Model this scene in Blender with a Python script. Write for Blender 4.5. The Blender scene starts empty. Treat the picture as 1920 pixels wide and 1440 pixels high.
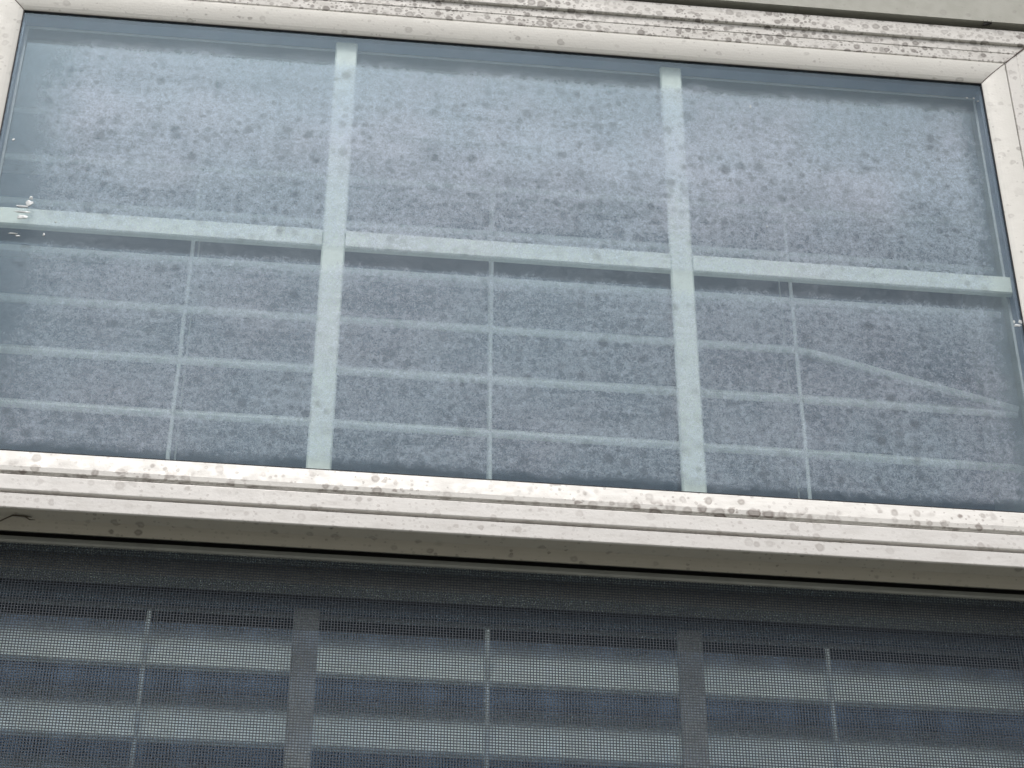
import bpy, bmesh, math, random
from mathutils import Vector, Matrix
random.seed(7)
sc = bpy.context.scene
R = math.radians

# ---------------------------------------------------------------- camera
cam_d = bpy.data.cameras.new("camera"); cam = bpy.data.objects.new("camera", cam_d)
sc.collection.objects.link(cam); sc.camera = cam
cam_d.sensor_width = 36.0; cam_d.lens = 36.0 * 4240.0 / 1920.0
cam_d.clip_start = 0.02; cam_d.clip_end = 3000
CAM = Vector((-0.0858, -0.854, 1.6))
Xc = (0.99470916, -0.06461994, -0.07986204)
Yc = (-0.10270826, -0.6091539, -0.78637303)
Zc = (0.0021671, 0.79041494, -0.61256797)
# camera axes (right, up, back) in world coordinates
m = Matrix(((Xc[0], Xc[1], Xc[2], CAM.x), (Yc[0], Yc[1], Yc[2], CAM.y), (Zc[0], Zc[1], Zc[2], CAM.z), (0, 0, 0, 1)))
cam.matrix_world = m

# ---------------------------------------------------------------- sky, sun, exposure
SUN_EL, SUN_AZ = 62.0, 190.0      # azimuth: clockwise from +Y
w = bpy.data.worlds.new("World"); sc.world = w; w.use_nodes = True
nt = w.node_tree; nt.nodes.clear()
sky = nt.nodes.new("ShaderNodeTexSky"); sky.sky_type = 'NISHITA'; sky.sun_disc = False
sky.sun_elevation = R(SUN_EL); sky.sun_rotation = R(SUN_AZ)
sky.dust_density = 6.0; sky.air_density = 1.0; sky.ozone_density = 1.0
hs = nt.nodes.new("ShaderNodeHueSaturation"); hs.inputs['Saturation'].default_value = 0.42
bg = nt.nodes.new("ShaderNodeBackground"); bg.inputs['Strength'].default_value = 0.13
wo = nt.nodes.new("ShaderNodeOutputWorld")
nt.links.new(sky.outputs[0], hs.inputs['Color']); nt.links.new(hs.outputs[0], bg.inputs[0]); nt.links.new(bg.outputs[0], wo.inputs[0])
sd = bpy.data.lights.new("sun", 'SUN'); sd.energy = 1.3; sd.angle = R(22); sd.color = (1.0, 0.96, 0.9)
sun = bpy.data.objects.new("sun", sd); sc.collection.objects.link(sun)
az, el = R(SUN_AZ), R(SUN_EL)
sdir = Vector((math.sin(az) * math.cos(el), math.cos(az) * math.cos(el), math.sin(el)))
sun.rotation_euler = sdir.to_track_quat('Z', 'Y').to_euler(); sun.location = (0, -3, 8)
sc.view_settings.view_transform = 'Standard'; sc.view_settings.look = 'None'
sc.view_settings.exposure = 0.12; sc.view_settings.gamma = 1.0
sc.cycles.transparent_max_bounces = 32; sc.cycles.max_bounces = 10; sc.cycles.diffuse_bounces = 6
sc.cycles.sample_clamp_indirect = 4.0

# ---------------------------------------------------------------- helpers
C = sc.collection
def N(nt, t, **kw):
    n = nt.nodes.new(t)
    for k, v in kw.items(): setattr(n, k, v)
    return n
def mat(name):
    M = bpy.data.materials.new(name); M.use_nodes = True; M.node_tree.nodes.clear()
    return M, M.node_tree
def math_(nt, op, a, b=None, c=None, clamp=False):
    n = N(nt, "ShaderNodeMath", operation=op); n.use_clamp = clamp
    for i, v in enumerate((a, b, c)):
        if v is None: continue
        if isinstance(v, (int, float)): n.inputs[i].default_value = v
        else: nt.links.new(v, n.inputs[i])
    return n.outputs[0]
def ramp(nt, v, lo, hi, a=0.0, b=1.0, smooth=True):
    n = N(nt, "ShaderNodeMapRange"); n.interpolation_type = 'SMOOTHSTEP' if smooth else 'LINEAR'
    n.clamp = True if not smooth else n.clamp
    nt.links.new(v, n.inputs[0])
    for i, x in zip((1, 2, 3, 4), (lo, hi, a, b)): n.inputs[i].default_value = x
    return n.outputs[0]
def noise(nt, vec, scale, detail=3, rough=0.55, dist=0.0):
    n = N(nt, "ShaderNodeTexNoise"); n.inputs['Scale'].default_value = scale; n.inputs['Detail'].default_value = detail
    n.inputs['Roughness'].default_value = rough; n.inputs['Distortion'].default_value = dist
    nt.links.new(vec, n.inputs['Vector']); return n.outputs['Fac']
def mixc(nt, f, a, b):
    n = N(nt, "ShaderNodeMix", data_type='RGBA')
    for i, v in ((0, f), (6, a), (7, b)):
        if isinstance(v, tuple): n.inputs[i].default_value = (*v, 1)
        elif isinstance(v, float): n.inputs[i].default_value = v
        else: nt.links.new(v, n.inputs[i])
    return n.outputs[2]
def coords(nt, scale=(1, 1, 1), loc=(0, 0, 0)):
    t = N(nt, "ShaderNodeTexCoord"); mp = N(nt, "ShaderNodeMapping")
    mp.inputs['Scale'].default_value = scale; mp.inputs['Location'].default_value = loc
    nt.links.new(t.outputs['Object'], mp.inputs[0]); return mp.outputs[0]

def spots(nt, vec, scale, rmin, rmax, keep, soft=0.12, warp=0.35):
    """mask of irregular blots: one per voronoi cell, random size, only a share of the cells"""
    s3 = N(nt, "ShaderNodeSeparateXYZ"); nt.links.new(vec, s3.inputs[0]); c3 = N(nt, "ShaderNodeCombineXYZ")
    nt.links.new(s3.outputs[0], c3.inputs[0]); nt.links.new(math_(nt, 'MULTIPLY_ADD', s3.outputs[1], -.8, s3.outputs[2]), c3.inputs[1]); vec = c3.outputs[0]
    nz = N(nt, "ShaderNodeTexNoise"); nz.inputs['Scale'].default_value = scale * 1.6; nz.inputs['Detail'].default_value = 3
    nt.links.new(vec, nz.inputs['Vector'])
    sub = N(nt, "ShaderNodeVectorMath", operation='SUBTRACT'); nt.links.new(nz.outputs['Color'], sub.inputs[0]); sub.inputs[1].default_value = (.5, .5, .5)
    sca = N(nt, "ShaderNodeVectorMath", operation='SCALE'); nt.links.new(sub.outputs[0], sca.inputs[0]); sca.inputs['Scale'].default_value = warp / scale
    add = N(nt, "ShaderNodeVectorMath", operation='ADD'); nt.links.new(vec, add.inputs[0]); nt.links.new(sca.outputs[0], add.inputs[1])
    v = N(nt, "ShaderNodeTexVoronoi"); v.inputs['Scale'].default_value = scale; v.inputs['Randomness'].default_value = 1; v.voronoi_dimensions = '2D'
    nt.links.new(add.outputs[0], v.inputs['Vector'])
    sep = N(nt, "ShaderNodeSeparateColor"); nt.links.new(v.outputs['Color'], sep.inputs[0])
    rad = math_(nt, 'MULTIPLY_ADD', sep.outputs[0], rmax - rmin, rmin)
    d = math_(nt, 'SUBTRACT', rad, v.outputs['Distance'])
    fill = ramp(nt, d, 0.0, soft)
    ring = math_(nt, 'SUBTRACT', 1.0, ramp(nt, math_(nt, 'ABSOLUTE', math_(nt, 'SUBTRACT', d, soft * .8)), 0.0, soft * .9))
    k = math_(nt, 'LESS_THAN', sep.outputs[1], keep)
    body = math_(nt, 'MULTIPLY_ADD', sep.outputs[2], .55, .25)
    mk = math_(nt, 'ADD', math_(nt, 'MULTIPLY', fill, body), math_(nt, 'MULTIPLY', ring, .28), clamp=True)
    return math_(nt, 'MULTIPLY', mk, k)

def vinyl(name, base=(.69, .68, .655), big=0.3, small=0.4, dark=(.17, .15, .14), amount=1.0, grime=0.12, rough=.45, seed=0.0, lines=None):
    M, nt = mat(name)
    vec = coords(nt, loc=(seed, seed * .7, 0))
    a = spots(nt, vec, 180, .14, .52, big, soft=.22)
    b = spots(nt, vec, 400, .10, .44, small, soft=.2, warp=.4)
    c = spots(nt, vec, 105, .10, .34, big * .6, soft=.22, warp=.8)
    cl = ramp(nt, noise(nt, vec, 26, 3), .38, .62)             # the mildew sits in colonies
    s = math_(nt, 'MAXIMUM', math_(nt, 'MAXIMUM', a, math_(nt, 'MULTIPLY', b, .75)), math_(nt, 'MULTIPLY', c, .6))
    s = math_(nt, 'MULTIPLY', s, math_(nt, 'MULTIPLY_ADD', cl, .6, .4), clamp=True)
    s = math_(nt, 'MULTIPLY', s, amount, clamp=True)
    g = ramp(nt, noise(nt, coords(nt, (1, 1, 4), (seed + 3, 0, 0)), 60, 5, .65), .42, .75)
    colr = mixc(nt, math_(nt, 'MULTIPLY', g, grime), base, (.36, .34, .31))
    fine = noise(nt, vec, 1500, 2)
    colr = mixc(nt, math_(nt, 'MULTIPLY', ramp(nt, fine, .5, .8), .10), colr, (.42, .41, .39))
    colr = mixc(nt, s, colr, dark)
    if lines:                                                # blots crowd just above the wet crease
        t0 = N(nt, "ShaderNodeTexCoord"); s0 = N(nt, "ShaderNodeSeparateXYZ"); nt.links.new(t0.outputs['Object'], s0.inputs[0])
        e = spots(nt, vec, 130, .20, .52, .9, soft=.2, warp=.7)
        nr = math_(nt, 'MULTIPLY', ramp(nt, math_(nt, 'SUBTRACT', s0.outputs[2], lines[0][0]), .001, .0085, 1.0, 0.0), ramp(nt, noise(nt, vec, 14, 3), .40, .58))
        colr = mixc(nt, math_(nt, 'MULTIPLY', math_(nt, 'MULTIPLY', e, nr), 1.0, clamp=True), colr, (.20, .17, .155))
    if lines:                                                # dirt gathered where water stands: (z centre, half width, strength)
        t = N(nt, "ShaderNodeTexCoord"); sp = N(nt, "ShaderNodeSeparateXYZ"); nt.links.new(t.outputs['Object'], sp.inputs[0])
        for z, hw, st in lines:
            wv = math_(nt, 'MULTIPLY', math_(nt, 'SUBTRACT', noise(nt, coords(nt, (1, .3, .3)), 45, 4, .7), .42), hw * 9)
            wv = math_(nt, 'MAXIMUM', wv, hw * .35)
            d = math_(nt, 'ABSOLUTE', math_(nt, 'SUBTRACT', sp.outputs[2], z))
            k = math_(nt, 'SUBTRACT', 1.0, math_(nt, 'DIVIDE', d, wv), clamp=True)
            k = math_(nt, 'MULTIPLY', k, ramp(nt, noise(nt, vec, 220, 4, .7), .35, .6))
            colr = mixc(nt, math_(nt, 'MULTIPLY', k, st), colr, (.13, .10, .09))
    bs = N(nt, "ShaderNodeBsdfPrincipled"); nt.links.new(colr, bs.inputs['Base Color'])
    nt.links.new(ramp(nt, noise(nt, vec, 180, 3), .3, .7, rough - .08, rough + .15), bs.inputs['Roughness'])
    bp = N(nt, "ShaderNodeBump"); bp.inputs['Strength'].default_value = .25; bp.inputs['Distance'].default_value = .0004
    nt.links.new(math_(nt, 'ADD', noise(nt, vec, 700, 3), math_(nt, 'MULTIPLY', s, .8)), bp.inputs['Height']); nt.links.new(bp.outputs[0], bs.inputs['Normal'])
    o = N(nt, "ShaderNodeOutputMaterial"); nt.links.new(bs.outputs[0], o.inputs[0])
    return M

def plain(name, colr, rough=.5, var=.15, nscale=80, metal=0.0, spec=.5):
    M, nt = mat(name); vec = coords(nt)
    f = ramp(nt, noise(nt, vec, nscale, 4, .6), .35, .7)
    cc = mixc(nt, f, colr, tuple(c * (1 - var) for c in colr))
    bs = N(nt, "ShaderNodeBsdfPrincipled"); nt.links.new(cc, bs.inputs['Base Color'])
    bs.inputs['Roughness'].default_value = rough; bs.inputs['Metallic'].default_value = metal
    bs.inputs['Specular IOR Level'].default_value = spec
    o = N(nt, "ShaderNodeOutputMaterial"); nt.links.new(bs.outputs[0], o.inputs[0]); return M

def glass(name, tint=(.92, .96, .96), ior=1.60, dirt=.05, refl=(.62, .82, 1.0)):
    """clear pane: reflects on its outward faces, lets the rest through with the green cast of float glass"""
    M, nt = mat(name)
    geo = N(nt, "ShaderNodeNewGeometry")
    fr = N(nt, "ShaderNodeFresnel"); fr.inputs[0].default_value = ior
    front = math_(nt, 'SUBTRACT', 1.0, geo.outputs['Backfacing'])
    f = math_(nt, 'MULTIPLY', fr.outputs[0], front)
    tc = mixc(nt, front, (1.0, 1.0, 1.0), tint)
    tr = N(nt, "ShaderNodeBsdfTransparent"); nt.links.new(tc, tr.inputs[0])
    gl = N(nt, "ShaderNodeBsdfGlossy"); gl.inputs['Roughness'].default_value = .015; gl.inputs['Color'].default_value = (*refl, 1)
    bp = N(nt, "ShaderNodeBump"); bp.inputs['Strength'].default_value = .05; bp.inputs['Distance'].default_value = .0005
    nt.links.new(noise(nt, coords(nt), 9, 2), bp.inputs['Height']); nt.links.new(bp.outputs[0], gl.inputs['Normal'])
    mx = N(nt, "ShaderNodeMixShader"); nt.links.new(f, mx.inputs[0]); nt.links.new(tr.outputs[0], mx.inputs[1]); nt.links.new(gl.outputs[0], mx.inputs[2])
    df = N(nt, "ShaderNodeBsdfDiffuse"); df.inputs[0].default_value = (.55, .57, .58, 1)
    vec = coords(nt)
    dm = math_(nt, 'MULTIPLY', math_(nt, 'MULTIPLY', ramp(nt, noise(nt, vec, 35, 5, .7), .3, .75), dirt), front)
    m2 = N(nt, "ShaderNodeMixShader"); nt.links.new(dm, m2.inputs[0]); nt.links.new(mx.outputs[0], m2.inputs[1]); nt.links.new(df.outputs[0], m2.inputs[2])
    o = N(nt, "ShaderNodeOutputMaterial"); nt.links.new(m2.outputs[0], o.inputs[0]); return M

# geometry collectors
class MB:
    def __init__(s): s.bm = bmesh.new()
    def box(s, x0, x1, y0, y1, z0, z1):
        v = [s.bm.verts.new((x, y, z)) for x in (x0, x1) for y in (y0, y1) for z in (z0, z1)]
        for f in ((0, 1, 3, 2), (4, 6, 7, 5), (0, 4, 5, 1), (2, 3, 7, 6), (0, 2, 6, 4), (1, 5, 7, 3)): s.bm.faces.new([v[i] for i in f])
        return s
    def loft(s, rings, closed=True, caps=True):
        """rings: lists of points with equal count; skins one ring to the next"""
        vr = [[s.bm.verts.new(p) for p in r] for r in rings]; n = len(vr[0])
        for a, b in zip(vr, vr[1:]):
            for i in range(n if closed else n - 1):
                j = (i + 1) % n; s.bm.faces.new((a[i], a[j], b[j], b[i]))
        if caps and closed: s.bm.faces.new(vr[0][::-1]); s.bm.faces.new(vr[-1])
        return s
    def tube(s, pts, r, n=8):
        rings = []
        for i, p in enumerate(pts):
            p = Vector(p); a = Vector(pts[max(i - 1, 0)]); b = Vector(pts[min(i + 1, len(pts) - 1)])
            d = (b - a).normalized(); u = d.orthogonal().normalized() if abs(d.z) < .9 else Vector((1, 0, 0)); v = d.cross(u).normalized(); u = v.cross(d)
            rr = r[i] if isinstance(r, (list, tuple)) else r
            rings.append([p + u * rr * math.cos(t) + v * rr * math.sin(t) for t in [2 * math.pi * k / n for k in range(n)]])
        return s.loft(rings)
    def blob(s, c, rx, ry, rz, seed=0, jit=.15, sub=2, rot=None):
        q = bmesh.ops.create_icosphere(s.bm, subdivisions=sub, radius=1)
        rnd = random.Random(seed)
        for v in q['verts']:
            k = 1 + rnd.uniform(-jit, jit); p = Vector((v.co.x * rx * k, v.co.y * ry * k, v.co.z * rz * k))
            if rot: p = rot @ p
            v.co = p + Vector(c)
        return s
    def build(s, name, m, parent=None, base=None, bevel=0, smooth=False):
        bmesh.ops.recalc_face_normals(s.bm, faces=s.bm.faces)
        me = bpy.data.meshes.new(name)
        if base is None: base = Vector(world_base(parent)) if parent else Vector((0, 0, 0))
        for v in s.bm.verts: v.co -= base
        s.bm.to_mesh(me); s.bm.free()
        o = bpy.data.objects.new(name, me); C.objects.link(o); me.materials.append(m)
        if parent: o.parent = parent
        else: o.location = base
        if smooth:
            for p in me.polygons: p.use_smooth = True
        if bevel:
            b = o.modifiers.new("bevel", 'BEVEL'); b.width = bevel; b.segments = 2; b.limit_method = 'ANGLE'; b.angle_limit = R(30)
            if not smooth:
                for p in me.polygons: p.use_smooth = False
        return o
def world_base(o):
    v = Vector((0, 0, 0))
    while o: v += o.location; o = o.parent
    return v
def tag(o, label=None, cat=None, group=None, kind=None):
    for k, v in (('label', label), ('category', cat), ('group', group), ('kind', kind)):
        if v: o[k] = v
    return o
def thing(name, loc, label, cat, group=None):
    o = bpy.data.objects.new(name, None); C.objects.link(o); o.location = loc; o.empty_display_size = .05
    return tag(o, label, cat, group)

# =================================================================== materials
V_HEAD = vinyl("vinyl_mildewed", big=.95, small=.9, amount=1.7, grime=.5, dark=(.25, .235, .22))
V_JAMB = vinyl("vinyl_jamb", big=.25, small=.35, amount=.55, grime=.12, seed=2.3)
V_BEAD = vinyl("vinyl_bead", base=(.71, .705, .67), big=.10, small=.16, amount=.55, grime=.07, seed=5.1)
V_SILL = vinyl("vinyl_sill", base=(.72, .71, .685), big=.34, small=.35, amount=1.0, grime=.30, dark=(.24, .21, .19), seed=8.7, lines=[(2.1964 - 2.17, .0005, .7)])
V_LOW = vinyl("vinyl_low", base=(.71, .70, .685), big=.22, small=.45, amount=.55, grime=.30, dark=(.30, .27, .25), seed=11.2)
V_IN = plain("vinyl_inner", (.52, .54, .50), .5, .12)
V_UNDER_SHADE = vinyl("vinyl_under_shade", base=(.46, .45, .40), big=.16, small=.25, amount=.8, grime=.3, dark=(.08, .07, .06), seed=15.0)  # grimy vinyl, base darkened further to put underside shade into the colour
RUBBER_AND_SHADE = plain("rubber_and_shade", (.02, .02, .024), .6)  # gaskets, and the added black strip that stands for shade above the screen
GROOVE = plain("dirty_groove", (.16, .125, .11), .9, .4, 300)
SPACER = plain("spacer_metal", (.20, .25, .33), .45, .15, 40, .3)
SPLINE = plain("spacer_lip", (.50, .55, .57), .4, .1)
GRILLE_L = plain("grille_paint_lit", (.84, .86, .84), .45, .06, 200)  # same paint as the upper bars, lightened to brighten the recessed lower ones
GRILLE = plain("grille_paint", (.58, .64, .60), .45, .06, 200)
RAIL = plain("lower_rail", (.50, .51, .46), .5, .15, 60)
SCREENF = plain("screen_frame_paint", (.30, .32, .31), .45, .15, 90)
WIRE = plain("screen_wire", (.04, .052, .07), .6, .1)
SLAT = plain("slat_white", (.83, .845, .815), .42, .08, 50)
CORD = plain("cord_white", (.86, .86, .84), .8, .1, 900)
SIDING = vinyl("siding_paint", base=(.37, .375, .335), big=.05, small=.08, amount=.4, grime=.15, rough=.6, seed=20.0)
GLASS_U = glass("glass_upper")
GLASS_L = glass("glass_lower", ior=1.78, dirt=.03, refl=(.45, .68, 1.0))
SPECK = plain("speck_white", (.62, .66, .68), .35, .1)
BUG = plain("bug_black", (.02, .018, .018), .5)
TWIG = plain("twig_brown", (.06, .05, .035), .9, .3, 400)
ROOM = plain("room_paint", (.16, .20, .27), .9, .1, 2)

# fogged film inside the failed double glazing
def fog_material():
    M, nt = mat("fogged_film")
    t = N(nt, "ShaderNodeTexCoord"); sp = N(nt, "ShaderNodeSeparateXYZ"); nt.links.new(t.outputs['Object'], sp.inputs[0])
    vec = t.outputs['Object']; X, Z = sp.outputs[0], sp.outputs[2]          # origin z = 2.17
    edge = noise(nt, vec, 22, 4, .65); edge2 = noise(nt, coords(nt, (1, 1, 1), (4, 0, 0)), 160, 3, .7)
    wob = math_(nt, 'ADD', math_(nt, 'MULTIPLY', math_(nt, 'SUBTRACT', edge, .5), .012), math_(nt, 'MULTIPLY', math_(nt, 'SUBTRACT', edge2, .5), .010))
    # distance to each side of the pane
    dt = math_(nt, 'SUBTRACT', .3295, Z); db = math_(nt, 'SUBTRACT', Z, .0400)
    dl = math_(nt, 'ADD', X, .262); dr = math_(nt, 'SUBTRACT', .262, X)
    mt = ramp(nt, math_(nt, 'ADD', dt, wob), .012, .024)
    mt2 = ramp(nt, math_(nt, 'ADD', dt, wob), .018, .060, .72, 1.0)
    mb = ramp(nt, math_(nt, 'ADD', db, wob), .004, .012)
    ml = ramp(nt, math_(nt, 'ADD', dl, math_(nt, 'MULTIPLY', wob, 1.5)), .004, .045, .12, 1.0)
    mr = ramp(nt, math_(nt, 'ADD', dr, wob), .006, .020, .25, 1.0)
    mask = math_(nt, 'MULTIPLY', math_(nt, 'MULTIPLY', math_(nt, 'MULTIPLY', mt, mt2), mb), math_(nt, 'MULTIPLY', ml, mr))
    # the bar keeps a strip of glass below it clear
    db2 = math_(nt, 'SUBTRACT', .1790, Z)
    under = math_(nt, 'MULTIPLY', ramp(nt, db2, -.004, .000), math_(nt, 'SUBTRACT', 1.0, ramp(nt, math_(nt, 'ADD', db2, wob), .006, .016)))
    mask = math_(nt, 'MULTIPLY', mask, math_(nt, 'SUBTRACT', 1.0, math_(nt, 'MULTIPLY', under, .70)))
    # wormy mottling
    n1 = noise(nt, coords(nt, (1, 1, .9)), 520, 2, .55, 1.4)
    worm = math_(nt, 'SUBTRACT', 1.0, ramp(nt, math_(nt, 'ABSOLUTE', math_(nt, 'SUBTRACT', n1, .5)), .01, .075))
    n2 = ramp(nt, noise(nt, coords(nt, (1, 1, 1), (9, 0, 0)), 300, 4, .72), .36, .64)
    n3 = ramp(nt, noise(nt, vec, 34, 4, .6), .34, .66)
    n4 = ramp(nt, noise(nt, coords(nt, (.35, 1, 1.6), (2, 0, 1)), 14, 3, .5), .3, .7)
    hi = math_(nt, 'ADD', Z, math_(nt, 'MULTIPLY', math_(nt, 'SUBTRACT', edge, .5), .12))
    tex = math_(nt, 'MULTIPLY_ADD', worm, .28, .16)
    tex = math_(nt, 'MULTIPLY_ADD', n2, .24, tex)
    tex = math_(nt, 'MULTIPLY_ADD', n3, .10, tex)
    tex = math_(nt, 'MULTIPLY_ADD', n4, .10, tex)
    tex = math_(nt, 'MULTIPLY_ADD', ramp(nt, hi, .226, .262), .20, tex)
    streak = math_(nt, 'SUBTRACT', noise(nt, coords(nt, (.10, 1, 2.4), (0, 0, 2)), 75, 4, .7, .3), .5)
    patch = ramp(nt, noise(nt, coords(nt, (1, 1, 1.6), (6, 0, 6)), 13, 2), .45, .60)
    tex = math_(nt, 'MULTIPLY_ADD', math_(nt, 'MULTIPLY', streak, patch), .75, tex)
    tex = math_(nt, 'MULTIPLY', tex, ramp(nt, hi, .150, .225, .76, 1.0))
    fog = math_(nt, 'MULTIPLY', tex, mask, clamp=True)
    s1 = spots(nt, coords(nt, (1, 1, .86), (1, 0, 0)), 104, .16, .42, .8, soft=.30, warp=.35)
    s2 = spots(nt, coords(nt, (1, 1, .86), (7, 0, 0)), 185, .14, .42, .65, soft=.26, warp=.35)
    s3_ = spots(nt, coords(nt, (1, 1, 1.2), (3, 0, 0)), 60, .06, .26, .6, soft=.26, warp=.5)
    sp_ = math_(nt, 'MAXIMUM', math_(nt, 'MAXIMUM', s1, math_(nt, 'MULTIPLY', s2, .8)), math_(nt, 'MULTIPLY', s3_, .55))
    sp_ = math_(nt, 'MULTIPLY', sp_, math_(nt, 'MULTIPLY_ADD', ramp(nt, noise(nt, coords(nt, (1, 1, 1), (11, 0, 0)), 30, 2), .35, .65), .55, .40))
    sp_ = math_(nt, 'MULTIPLY', sp_, .68, clamp=True)
    hue = ramp(nt, noise(nt, coords(nt, (1, 1, 1), (5, 0, 3)), 11, 2), .35, .65)
    colr = mixc(nt, hue, (.81, .87, 1.0), (.88, .87, 1.0))
    colr = mixc(nt, math_(nt, 'MULTIPLY', sp_, 1.25, clamp=True), colr, (.23, .22, .24))
    alpha = math_(nt, 'MAXIMUM', fog, math_(nt, 'MULTIPLY', math_(nt, 'MULTIPLY', sp_, math_(nt, 'MULTIPLY_ADD', mask, .8, .15)), .7, clamp=True))
    df = N(nt, "ShaderNodeBsdfDiffuse"); nt.links.new(colr, df.inputs[0])
    tl = N(nt, "ShaderNodeBsdfTranslucent"); nt.links.new(colr, tl.inputs[0])
    m1 = N(nt, "ShaderNodeMixShader"); m1.inputs[0].default_value = .38; nt.links.new(df.outputs[0], m1.inputs[1]); nt.links.new(tl.outputs[0], m1.inputs[2])
    tr = N(nt, "ShaderNodeBsdfTransparent")
    m2 = N(nt, "ShaderNodeMixShader"); nt.links.new(alpha, m2.inputs[0]); nt.links.new(tr.outputs[0], m2.inputs[1]); nt.links.new(m1.outputs[0], m2.inputs[2])
    o = N(nt, "ShaderNodeOutputMaterial"); nt.links.new(m2.outputs[0], o.inputs[0]); return M
FOG = fog_material()

# =================================================================== setting
gm = plain("ground_paving", (.21, .205, .175), .9, .35, 3)
g = MB().box(-400, 400, -400, 400, -.2, 0).build('ground', gm, base=Vector((0, 0, 0))); tag(g, kind='structure')
# room behind the window, dark inside
rm = MB()
rm.box(-1.9, 1.9, 3.2, 3.3, .3, 2.9)
rm.box(-2.0, -1.9, .17, 3.3, .3, 2.9); rm.box(1.9, 2.0, .17, 3.3, .3, 2.9)
rw = rm.build('room_wall', ROOM); tag(rw, kind='structure')
rc = MB().box(-2, 2, .17, 3.3, 2.902, 3.0).build('room_ceiling', ROOM); tag(rc, kind='structure')
rf = MB().box(-2, 2, .17, 3.3, .2, .298).build('room_floor', ROOM); tag(rf, kind='structure')

# house wall round the window
OX = .300                      # half width of the whole window frame
ZT, ZB = 2.5400, 1.800         # top and bottom of the window frame
hw = thing('house_wall', (0, 0, 0), 'beige clapboard house wall around the white window', 'house wall')
def clap(mb, x0, x1, z0, z1, n, lip=None):
    h = (z1 - z0) / n
    for i in range(n):
        a, b = z0 + i * h, z0 + (i + 1) * h
        # one board: thick lower butt leaning out, thin upper edge
        yo = lip if (lip is not None and i == 0) else -.0082
        prof = [(yo, a), (-.0005, b - .0006), (.006, b - .0006), (.006, a + (.0015 if lip is not None and i == 0 else .0)), (-.0005, a + (.0008 if lip is not None and i == 0 else .0))]
        mb.loft([[(x0, y, z) for y, z in prof], [(x1, y, z) for y, z in prof]])
s = MB()
clap(s, -2.4, 2.4, 2.5422, 5.254, 24, -.0045)
clap(s, -2.4, -OX - .003, ZB, 2.5371, 7); clap(s, OX + .003, 2.4, ZB, 2.5371, 7)
clap(s, -2.4, 2.4, .15, ZB - .003, 14)
s.build('siding', SIDING, hw)
k = MB()
k.box(-2.4, 2.4, .0065, .165, 2.5405, 5.25); k.box(-2.4, 2.4, .0065, .165, .1, 1.795)
k.box(-2.4, -.302, .0065, .165, 1.797, 2.546); k.box(.302, 2.4, .0065, .165, 1.797, 2.546)
k.build('sheathing', plain("wall_core", (.3, .28, .25), .9), hw)

# =================================================================== the window
BASE = Vector((0, 0, 2.17))
W = thing('vinyl_window', BASE, 'mildew-spotted white vinyl window with fogged upper sash and screened lower half', 'window')

def ring_frame(mb, prof, x, zt, zb, sides="TBLR"):
    """mitred frame; prof = closed list of (outward offset, Y); x, zt, zb = inner edges"""
    def corner(sx, top): return [(sx * (x + o), y, (zt + o) if top else (zb - o)) for o, y in prof]
    cs = {'tl': corner(-1, 1), 'tr': corner(1, 1), 'bl': corner(-1, 0), 'br': corner(1, 0)}
    for sd, (a, b) in {'T': ('tl', 'tr'), 'B': ('bl', 'br'), 'L': ('tl', 'bl'), 'R': ('tr', 'br')}.items():
        if sd in sides: mb.loft([cs[a], cs[b]])
XI, ZI_T, ZI_B = .2622, 2.4996, 2.2100      # daylight edges of the upper glass
gap = .0002
# --- outer frame: flange with a groove between it and the sash strip
flange = [(.0282, -.0016), (.0286, -.0020), (.0390, -.0020), (.0395, -.0012), (.0395, .060), (.0300, .060), (.0300, .0024), (.0282, .0024)]
for nm, sd, mt_ in (('head', 'T', V_HEAD), ('jamb', 'L', V_JAMB), ('jamb', 'R', V_JAMB)):
    mb = MB()
    zb = 1.842
    if sd == 'T': ring_frame(mb, flange, XI, ZI_T, 1.842, 'T')
    else: ring_frame(mb, flange, XI, ZI_T, 1.842, sd)
    mb.build(nm, mt_, W, bevel=.0004)
sl = MB(); ring_frame(sl, [(0, -.006), (.0100, -.022), (.0395, -.026), (.0395, .060), (0, .060)], XI + .0, ZI_T, 1.842, 'B')
sl.build('sill', V_LOW, W, bevel=.0006)
# dirty groove floor behind the flange joint
mb = MB(); ring_frame(mb, [(.0238, .0022), (.0266, .0022), (.0266, .0060), (.0238, .0060)], XI, ZI_T, ZI_B + .0, 'B'); mb.build('groove', GROOVE, W)

# --- upper sash
usash = [(.0147, .0006), (.0150, .0000), (.0214, -.0003), (.0217, .0001), (.0222, -.0004), (.0279, -.0004), (.0279, .026), (.0147, .026)]
def sash_side(sd, m1):
    mb = MB(); ring_frame(mb, usash, XI, ZI_T, ZI_B, sd); return mb
US = MB(); ring_frame(US, [(.0147, .020), (.0279, .020), (.0279, .034), (.0030, .034), (.0030, .028), (.0147, .027)], XI, ZI_T, ZI_B)
us = US.build('upper_sash', V_IN, W)
sash_side('T', 0).build('top_rail', V_HEAD, us, bevel=.0003)
for q in 'LR': sash_side(q, 0).build('stile', V_JAMB, us, bevel=.0003)
# bottom rail profile: strip, groove, second strip, shaded soffit in two steps, cove
z0 = ZI_B
br = [(.0147, .0006), (.0150, .0000), (.0234, -.0004), (.0237, .0002), (.0237, .026), (.0147, .026)]
mb = MB(); ring_frame(mb, br, XI, ZI_T, ZI_B, 'B'); mb.build('bottom_rail', V_LOW, us, bevel=.0004)
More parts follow.
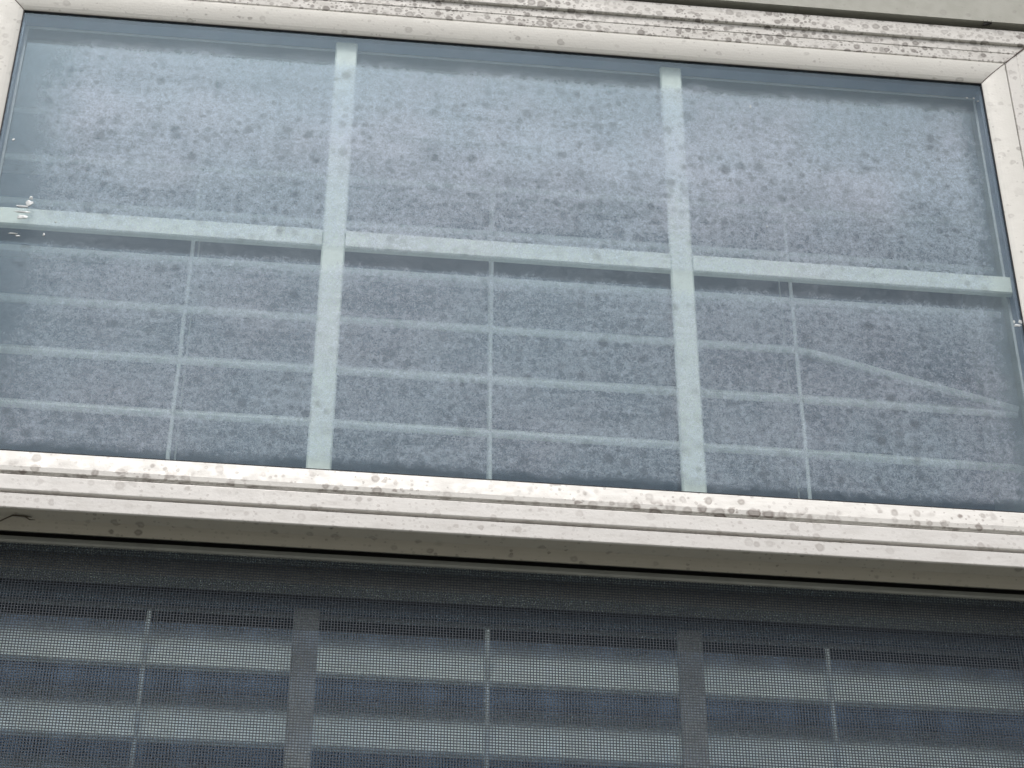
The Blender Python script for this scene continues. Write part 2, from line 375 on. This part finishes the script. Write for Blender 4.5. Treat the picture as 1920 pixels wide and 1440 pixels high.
# meeting rail below: face strip, horizontal soffit, hairline joint and a coved lip
zf = 2.1767
x1 = XI + .0299
face = [(-.0004, zf + .0078), (-.0004, zf + .0003), (.0000, zf), (.0008, zf), (.0008, zf + .0078)]
MB().loft([[(-x1, y, z) for y, z in face], [(x1, y, z) for y, z in face]]).build('meeting_rail', V_LOW, us, bevel=.0003)
MB().box(-x1, x1, .0009, .0078, zf + .0001, zf + .0078).build('soffit', V_UNDER_SHADE, us)
cove = [(.0082, zf + .0052)]
for i in range(9):
    t = i / 8
    cove.append((.0082 + .0082 * t, zf + .0048 - .0060 * t ** 3.0))
cove += [(.0168, zf - .0012), (.0168, zf + .010), (.0082, zf + .010)]
MB().loft([[(-x1, y, z) for y, z in cove], [(x1, y, z) for y, z in cove]]).build('coved_lip', V_UNDER_SHADE, us)
# glazing bead: rounded, mitred, one piece per side
bead = [(.0000, .0033), (.0000, .0028)]
for i in range(9):
    t = i / 8
    bead.append((.0006 + .0134 * t, .0024 - .0024 * math.sin(t * math.pi / 2) ** .75))
bead += [(.0143, .0008), (.0143, .0033)]
for sd in 'TLR':
    mb = MB(); ring_frame(mb, bead, XI, ZI_T, ZI_B, sd); mb.build('glazing_bead', V_BEAD, us)
beadb = [(.0000, .0033), (.0000, .0030), (.0012, .0019), (.0060, .0006), (.0105, -.0004), (.0130, -.0003), (.0140, .0007), (.0143, .0016), (.0143, .0033)]
mb = MB(); ring_frame(mb, beadb, XI, ZI_T, ZI_B, 'B'); mb.build('glazing_bead', V_SILL, us)
mb = MB(); ring_frame(mb, [(-.0005, .0029), (.0025, .0034), (.0025, .0037), (-.0005, .0037)], XI, ZI_T, ZI_B); mb.build('gasket', RUBBER_AND_SHADE, us)
# dark open mitre seams at the corners
ms = MB()
for sx in (-1, 1):
    for top in (True, False):
        pr = bead if top else beadb
        ms.tube([(sx * (XI + o), y - .00005, ZI_T + o if top else ZI_B - o) for o, y in pr[1:-1]], .00022, 6)
    ms.tube([(sx * (XI + o), y - .0001, ZI_T + o) for o, y in usash[1:-2]], .00042, 6)
    ms.tube([(sx * (XI + o), y - .0001, ZI_T + o) for o, y in flange[1:4]], .00035, 6)
ms.build('mitre_seam', GROOVE, us)
# double glazing
MB().box(-XI - .001, XI + .001, .0038, .0066, ZI_B - .001, ZI_T + .001).build('glass_pane', GLASS_U, us)
mb = MB(); ring_frame(mb, [(-.0012, .0069), (.004, .0069), (.004, .0134), (-.0012, .0134)], XI, ZI_T, ZI_B, 'TLR'); ring_frame(mb, [(.001, .0069), (.004, .0069), (.004, .0134), (.001, .0134)], XI, ZI_T, ZI_B, 'B'); mb.build('spacer_bar', SPACER, us)
mb = MB(); ring_frame(mb, [(-.0024, .0136), (-.0012, .0136), (-.0012, .0141), (-.0024, .0141)], XI, ZI_T, ZI_B, 'TLR'); mb.build('spacer_lip', SPLINE, us)
MB().box(-XI - .001, XI + .001, .0147, .0175, ZI_B - .001, ZI_T + .001).build('glass_pane', GLASS_U, us)
film = MB()
vs = [film.bm.verts.new(p) for p in ((-XI, .0067, ZI_B), (XI, .0067, ZI_B), (XI, .0067, ZI_T), (-XI, .0067, ZI_T))]; film.bm.faces.new(vs)
fo = film.build('condensation_film', FOG, us)
fo['label'] = 'pale lavender condensation and dirt spots inside the double glazing'

def bar(mb, horiz, c, hw_, y0, y1, a, b):
    e = .0008
    prof = [(-hw_ + e, y0), (hw_ - e, y0), (hw_, y0 + e), (hw_, y1 - e), (hw_ - e, y1), (-hw_ + e, y1), (-hw_, y1 - e), (-hw_, y0 + e)]
    if horiz: mb.loft([[(a, y, c + u) for u, y in prof], [(b, y, c + u) for u, y in prof]])
    else: mb.loft([[(c + u, y, a) for u, y in prof], [(c + u, y, b) for u, y in prof]])
GX, GW = .0888, .0059
for c in (-GX, GX):
    mb = MB(); bar(mb, 0, c, GW, .0078, .0117, ZI_B - .0005, ZI_T + .001); mb.build('grille_bar', GRILLE, us)
ZG = 2.3572
mb = MB()
for a, b in ((-XI, -GX - GW - .00005), (-GX + GW + .00005, GX - GW - .00005), (GX + GW + .00005, XI - .0005)):
    bar(mb, 1, ZG, .0058, .0076, .0117, a, b)
mb.build('grille_bar', GRILLE, us)
# white paint flecks stuck on the upper glass
fl = MB()
for i, (x, z, rx, rz) in enumerate(((-.2440, 2.3564, .0036, .0005), (-.2437, 2.3530, .0024, .0013), (-.2445, 2.3600, .0030, .0006), (-.2412, 2.3625, .0016, .0019), (-.2408, 2.3660, .0008, .0012),
        (-.2315, 2.3424, .0005, .0009), (-.2548, 2.4048, .0007, .0007), (.2590, 2.3268, .0019, .0009), (.2608, 2.3292, .0010, .0012), (.2575, 2.3290, .0006, .0012),
        (.1306, 2.4685, .0005, .0012), (.2527, 2.4878, .0005, .0005), (.2566, 2.4880, .0005, .0005), (.2587, 2.4859, .0005, .0004), (.1338, 2.3820, .0005, .0006),
        (-.2462, 2.3418, .0024, .0004), (-.2440, 2.3405, .0012, .0005), (-.2269, 2.3513, .0005, .0004))):
    fl.blob((x, .0036, z), rx, .0003, rz, seed=i, jit=.35)
fl.build('paint_fleck', SPECK, us)

# --- lower sash behind the screen
LT = 2.1662; LX = .2560; LB = 1.868
ls = MB()
lr = [(-.0, LT), (0, 0)]
rail = [(.0330, LT + .0010), (.0338, LT), (.0430, LT), (.0430, LT + .030), (.0360, LT + .030), (.0342, LT + .010), (.0335, LT + .004)]
ls.loft([[(-LX - .02, y, z) for y, z in rail], [(LX + .02, y, z) for y, z in rail]])
lo = ls.build('lower_sash', RAIL, W, smooth=False)
mb = MB(); ring_frame(mb, [(.0000, .0428), (.0020, .0345), (.0190, .0335), (.0190, .0590), (.0000, .0590)], LX, LT + .03, LB, 'LRB'); mb.build('sash_stile', RAIL, lo)
mb = MB(); ring_frame(mb, [(-.0006, .0432), (.0010, .0432), (.0010, .0448), (-.0006, .0448)], LX, LT - .0001, LB, 'TLRB'); mb.build('gasket', RUBBER_AND_SHADE, lo)
MB().box(-LX - .001, LX + .001, .0450, .0478, LB, LT + .002).build('glass_pane', GLASS_L, lo)
mb = MB(); ring_frame(mb, [(-.0030, .0480), (.003, .0480), (.003, .0545), (-.0030, .0545)], LX, LT, LB); mb.build('spacer_bar', SPACER, lo)
mb = MB(); ring_frame(mb, [(-.0046, .0547), (-.0028, .0547), (-.0028, .0554), (-.0046, .0554)], LX, LT, LB); mb.build('spacer_lip', SPLINE, lo)
MB().box(-LX - .001, LX + .001, .0560, .0588, LB, LT + .002).build('glass_pane', GLASS_L, lo)
for c in (-.0897, .0908):
    mb = MB(); bar(mb, 0, c, .0061, .0495, .0535, LB, LT - .001); mb.build('grille_bar', GRILLE_L, lo)
mb = MB(); bar(mb, 1, 2.018, .0050, .0492, .0538, -LX, LX); mb.build('grille_bar', GRILLE_L, lo)
# inner reveal of the frame (box the sashes slide in)
mb = MB()
mb.box(-.3015, -.2925, .0605, .166, 1.803, 2.537); mb.box(.2925, .3015, .0605, .166, 1.803, 2.537)
mb.box(-.2923, .2923, .0605, .166, 2.530, 2.537); mb.box(-.2923, .2923, .0605, .166, 1.803, 1.812)
mb.build('reveal', V_IN, W)

MB().box(-.29, .29, .0275, .0300, 2.1784, 2.192).build('gap_shade_strip', RUBBER_AND_SHADE, W)  # black strip added as the shade in the gap above the screen
# --- insect screen
SZT, SZB, SX = 2.1755, 1.850, .2700
SC = thing('insect_screen', (0, .02, 1.846), 'grey woven insect screen in a thin frame over the lower sash', 'screen')
mb = MB(); ring_frame(mb, [(.0000, .0212), (.0000, .0205), (.0008, .0200), (.0028, .0202), (.0034, .0208), (.0034, .0270), (.0000, .0270)], SX - .004, SZT - .0034, SZB); mb.build('screen_frame', SCREENF, SC)
mb = MB()
P = .00141; R_ = .00019
x = -SX + .004
while x < SX - .004:
    mb.box(x - R_, x + R_, .0214, .0214 + 2 * R_, SZB - .001, SZT - .003); x += P
z = SZB
PZ = .00141
while z < SZT - .0034:
    mb.box(-SX + .003, SX - .003, .02145 + R_, .02145 + 2.6 * R_, z - R_, z + R_); z += PZ
mb.build('screen_mesh', WIRE, SC)

# =================================================================== blind
BY = .100
BL = thing('window_blind', (0, BY, 1.83), 'white slatted blind behind the glass with one slat slipped down at right', 'blind')
alpha = R(54); SWD = .0420
zs = [2.5530, 2.5180, 2.4834, 2.4487, 2.4144, 2.3789, 2.3439, 2.3083, 2.2703, 2.2323, 2.1942, 2.1578, 2.1182]
zs = [z - .0 for z in zs]
while zs[-1] > 1.90: zs.append(zs[-1] - .0385)
def slat_ring(x, z, al, y=BY):
    """cross-section: slim curved slat, front edge low"""
    top, bot = [], []
    for i in range(9):
        t = i / 8; a = t * SWD; bow = .0022 * math.sin(math.pi * t)
        py = y + a * math.cos(al) - bow * math.sin(al); pz = z + a * math.sin(al) + bow * math.cos(al)
        th = .0013 if 0 < i < 8 else .0011
        top.append((x, py - th * math.sin(al), pz + th * math.cos(al))); bot.append((x, py + th * math.sin(al), pz - th * math.cos(al)))
    return top + bot[::-1]
BX = .2885
for i, z in enumerate(zs):
    rnd = random.Random(i); dz = rnd.uniform(-.0006, .0006); al = (R(37) if z > 2.25 else R(60)) + rnd.uniform(-.03, .03)
    mb = MB()
    if i == 5:      # the slat that slipped: bent at the right ladder
        xs = [-BX, -.1, .1, .168, .178, .20, .24, .275, BX]
        rings = [slat_ring(x, z + (0 if x <= .168 else -(x - .168) * .27 - (.001 if x > .17 else 0)), al, BY - (0 if x <= .168 else .003)) for x in xs]
    else:
        rings = [slat_ring(x, z + dz * x / BX + .0012 * (abs(x) / BX) ** 2 * rnd.uniform(-1, 1), al) for x in (-BX, -.2, -.1, 0, .1, .2, BX)]
    mb.loft(rings)
    # rolled front edge of the slat
    mb.tube([((r_[0][0]), (r_[0][1] + r_[-1][1]) / 2 - .0006, (r_[0][2] + r_[-1][2]) / 2) for r_ in rings], .0019, 10)
    o = mb.build('slat', SLAT, BL, smooth=False)
    if i == 5: o['label'] = 'slat slipped and sloping down at its right end'
MB().box(-BX, BX, BY + .001, BY + .045, 2.5620 + .012, 2.600).build('headrail', SLAT, BL, bevel=.002)
MB().box(-BX, BX, BY, BY + .026, 1.832, 1.842).build('bottom_rail', SLAT, BL, bevel=.002)
for cxx in (-.1662, -.0008, .1680):
    for yo, xo in ((-.0028, 0), (.0255, .0012)):
        pts = []; z = 2.585; q = random.Random(int(cxx * 1000) + int(yo * 1000))
        while z > 1.84:
            pts.append((cxx + xo + q.uniform(-.00025, .00025) + (.0012 if cxx > .1 and z < 2.2 else 0), BY + yo, z)); z -= .02
        MB().tube(pts, .0011 if yo < 0 else .0005, 6).build('ladder_cord', CORD, BL, smooth=True)

# =================================================================== small things
b = thing('insect', (.2685, -.0030, 2.5425), 'tiny black insect under the siding edge by the top right corner', 'insect')
mb = MB(); rot = Matrix.Rotation(R(-25), 3, 'Y')
mb.blob((.2690, -.0030, 2.5416), .0026, .0010, .0012, seed=3, jit=.08, rot=rot)
mb.blob((.2711, -.0030, 2.5424), .0009, .0007, .0007, seed=4, jit=.05)
for sx in (-.0012, 0, .0012):
    for sy in (-1, 1):
        mb.tube([(.2690 + sx, -.0030, 2.5413), (.2690 + sx * 1.6, -.0030 + sy * .0014, 2.5410), (.2690 + sx * 2.1, -.0030 + sy * .002, 2.5425)], .00012, 5)
o = mb.build('insect_body', BUG, b)
t = thing('twig', (-.222, .005, 2.1766), 'thin bent dry twig caught under the meeting rail at far left', 'twig')
mb = MB()
mb.tube([(-.2400, .0062, 2.1690), (-.2320, .006, 2.1715), (-.2260, .0055, 2.1752), (-.2241, .005, 2.1760), (-.2190, .005, 2.1759), (-.2157, .0052, 2.1757)], [.0003, .0003, .00035, .0004, .0004, .0002], 6)
mb.tube([(-.2190, .005, 2.1759), (-.2165, .0060, 2.1748), (-.2140, .0062, 2.1750)], [.0003, .0003, .0001], 5)
mb.blob((-.2180, .0052, 2.1758), .0010, .0005, .0004, seed=9, jit=.3)
mb.build('twig_stem', TWIG, t)
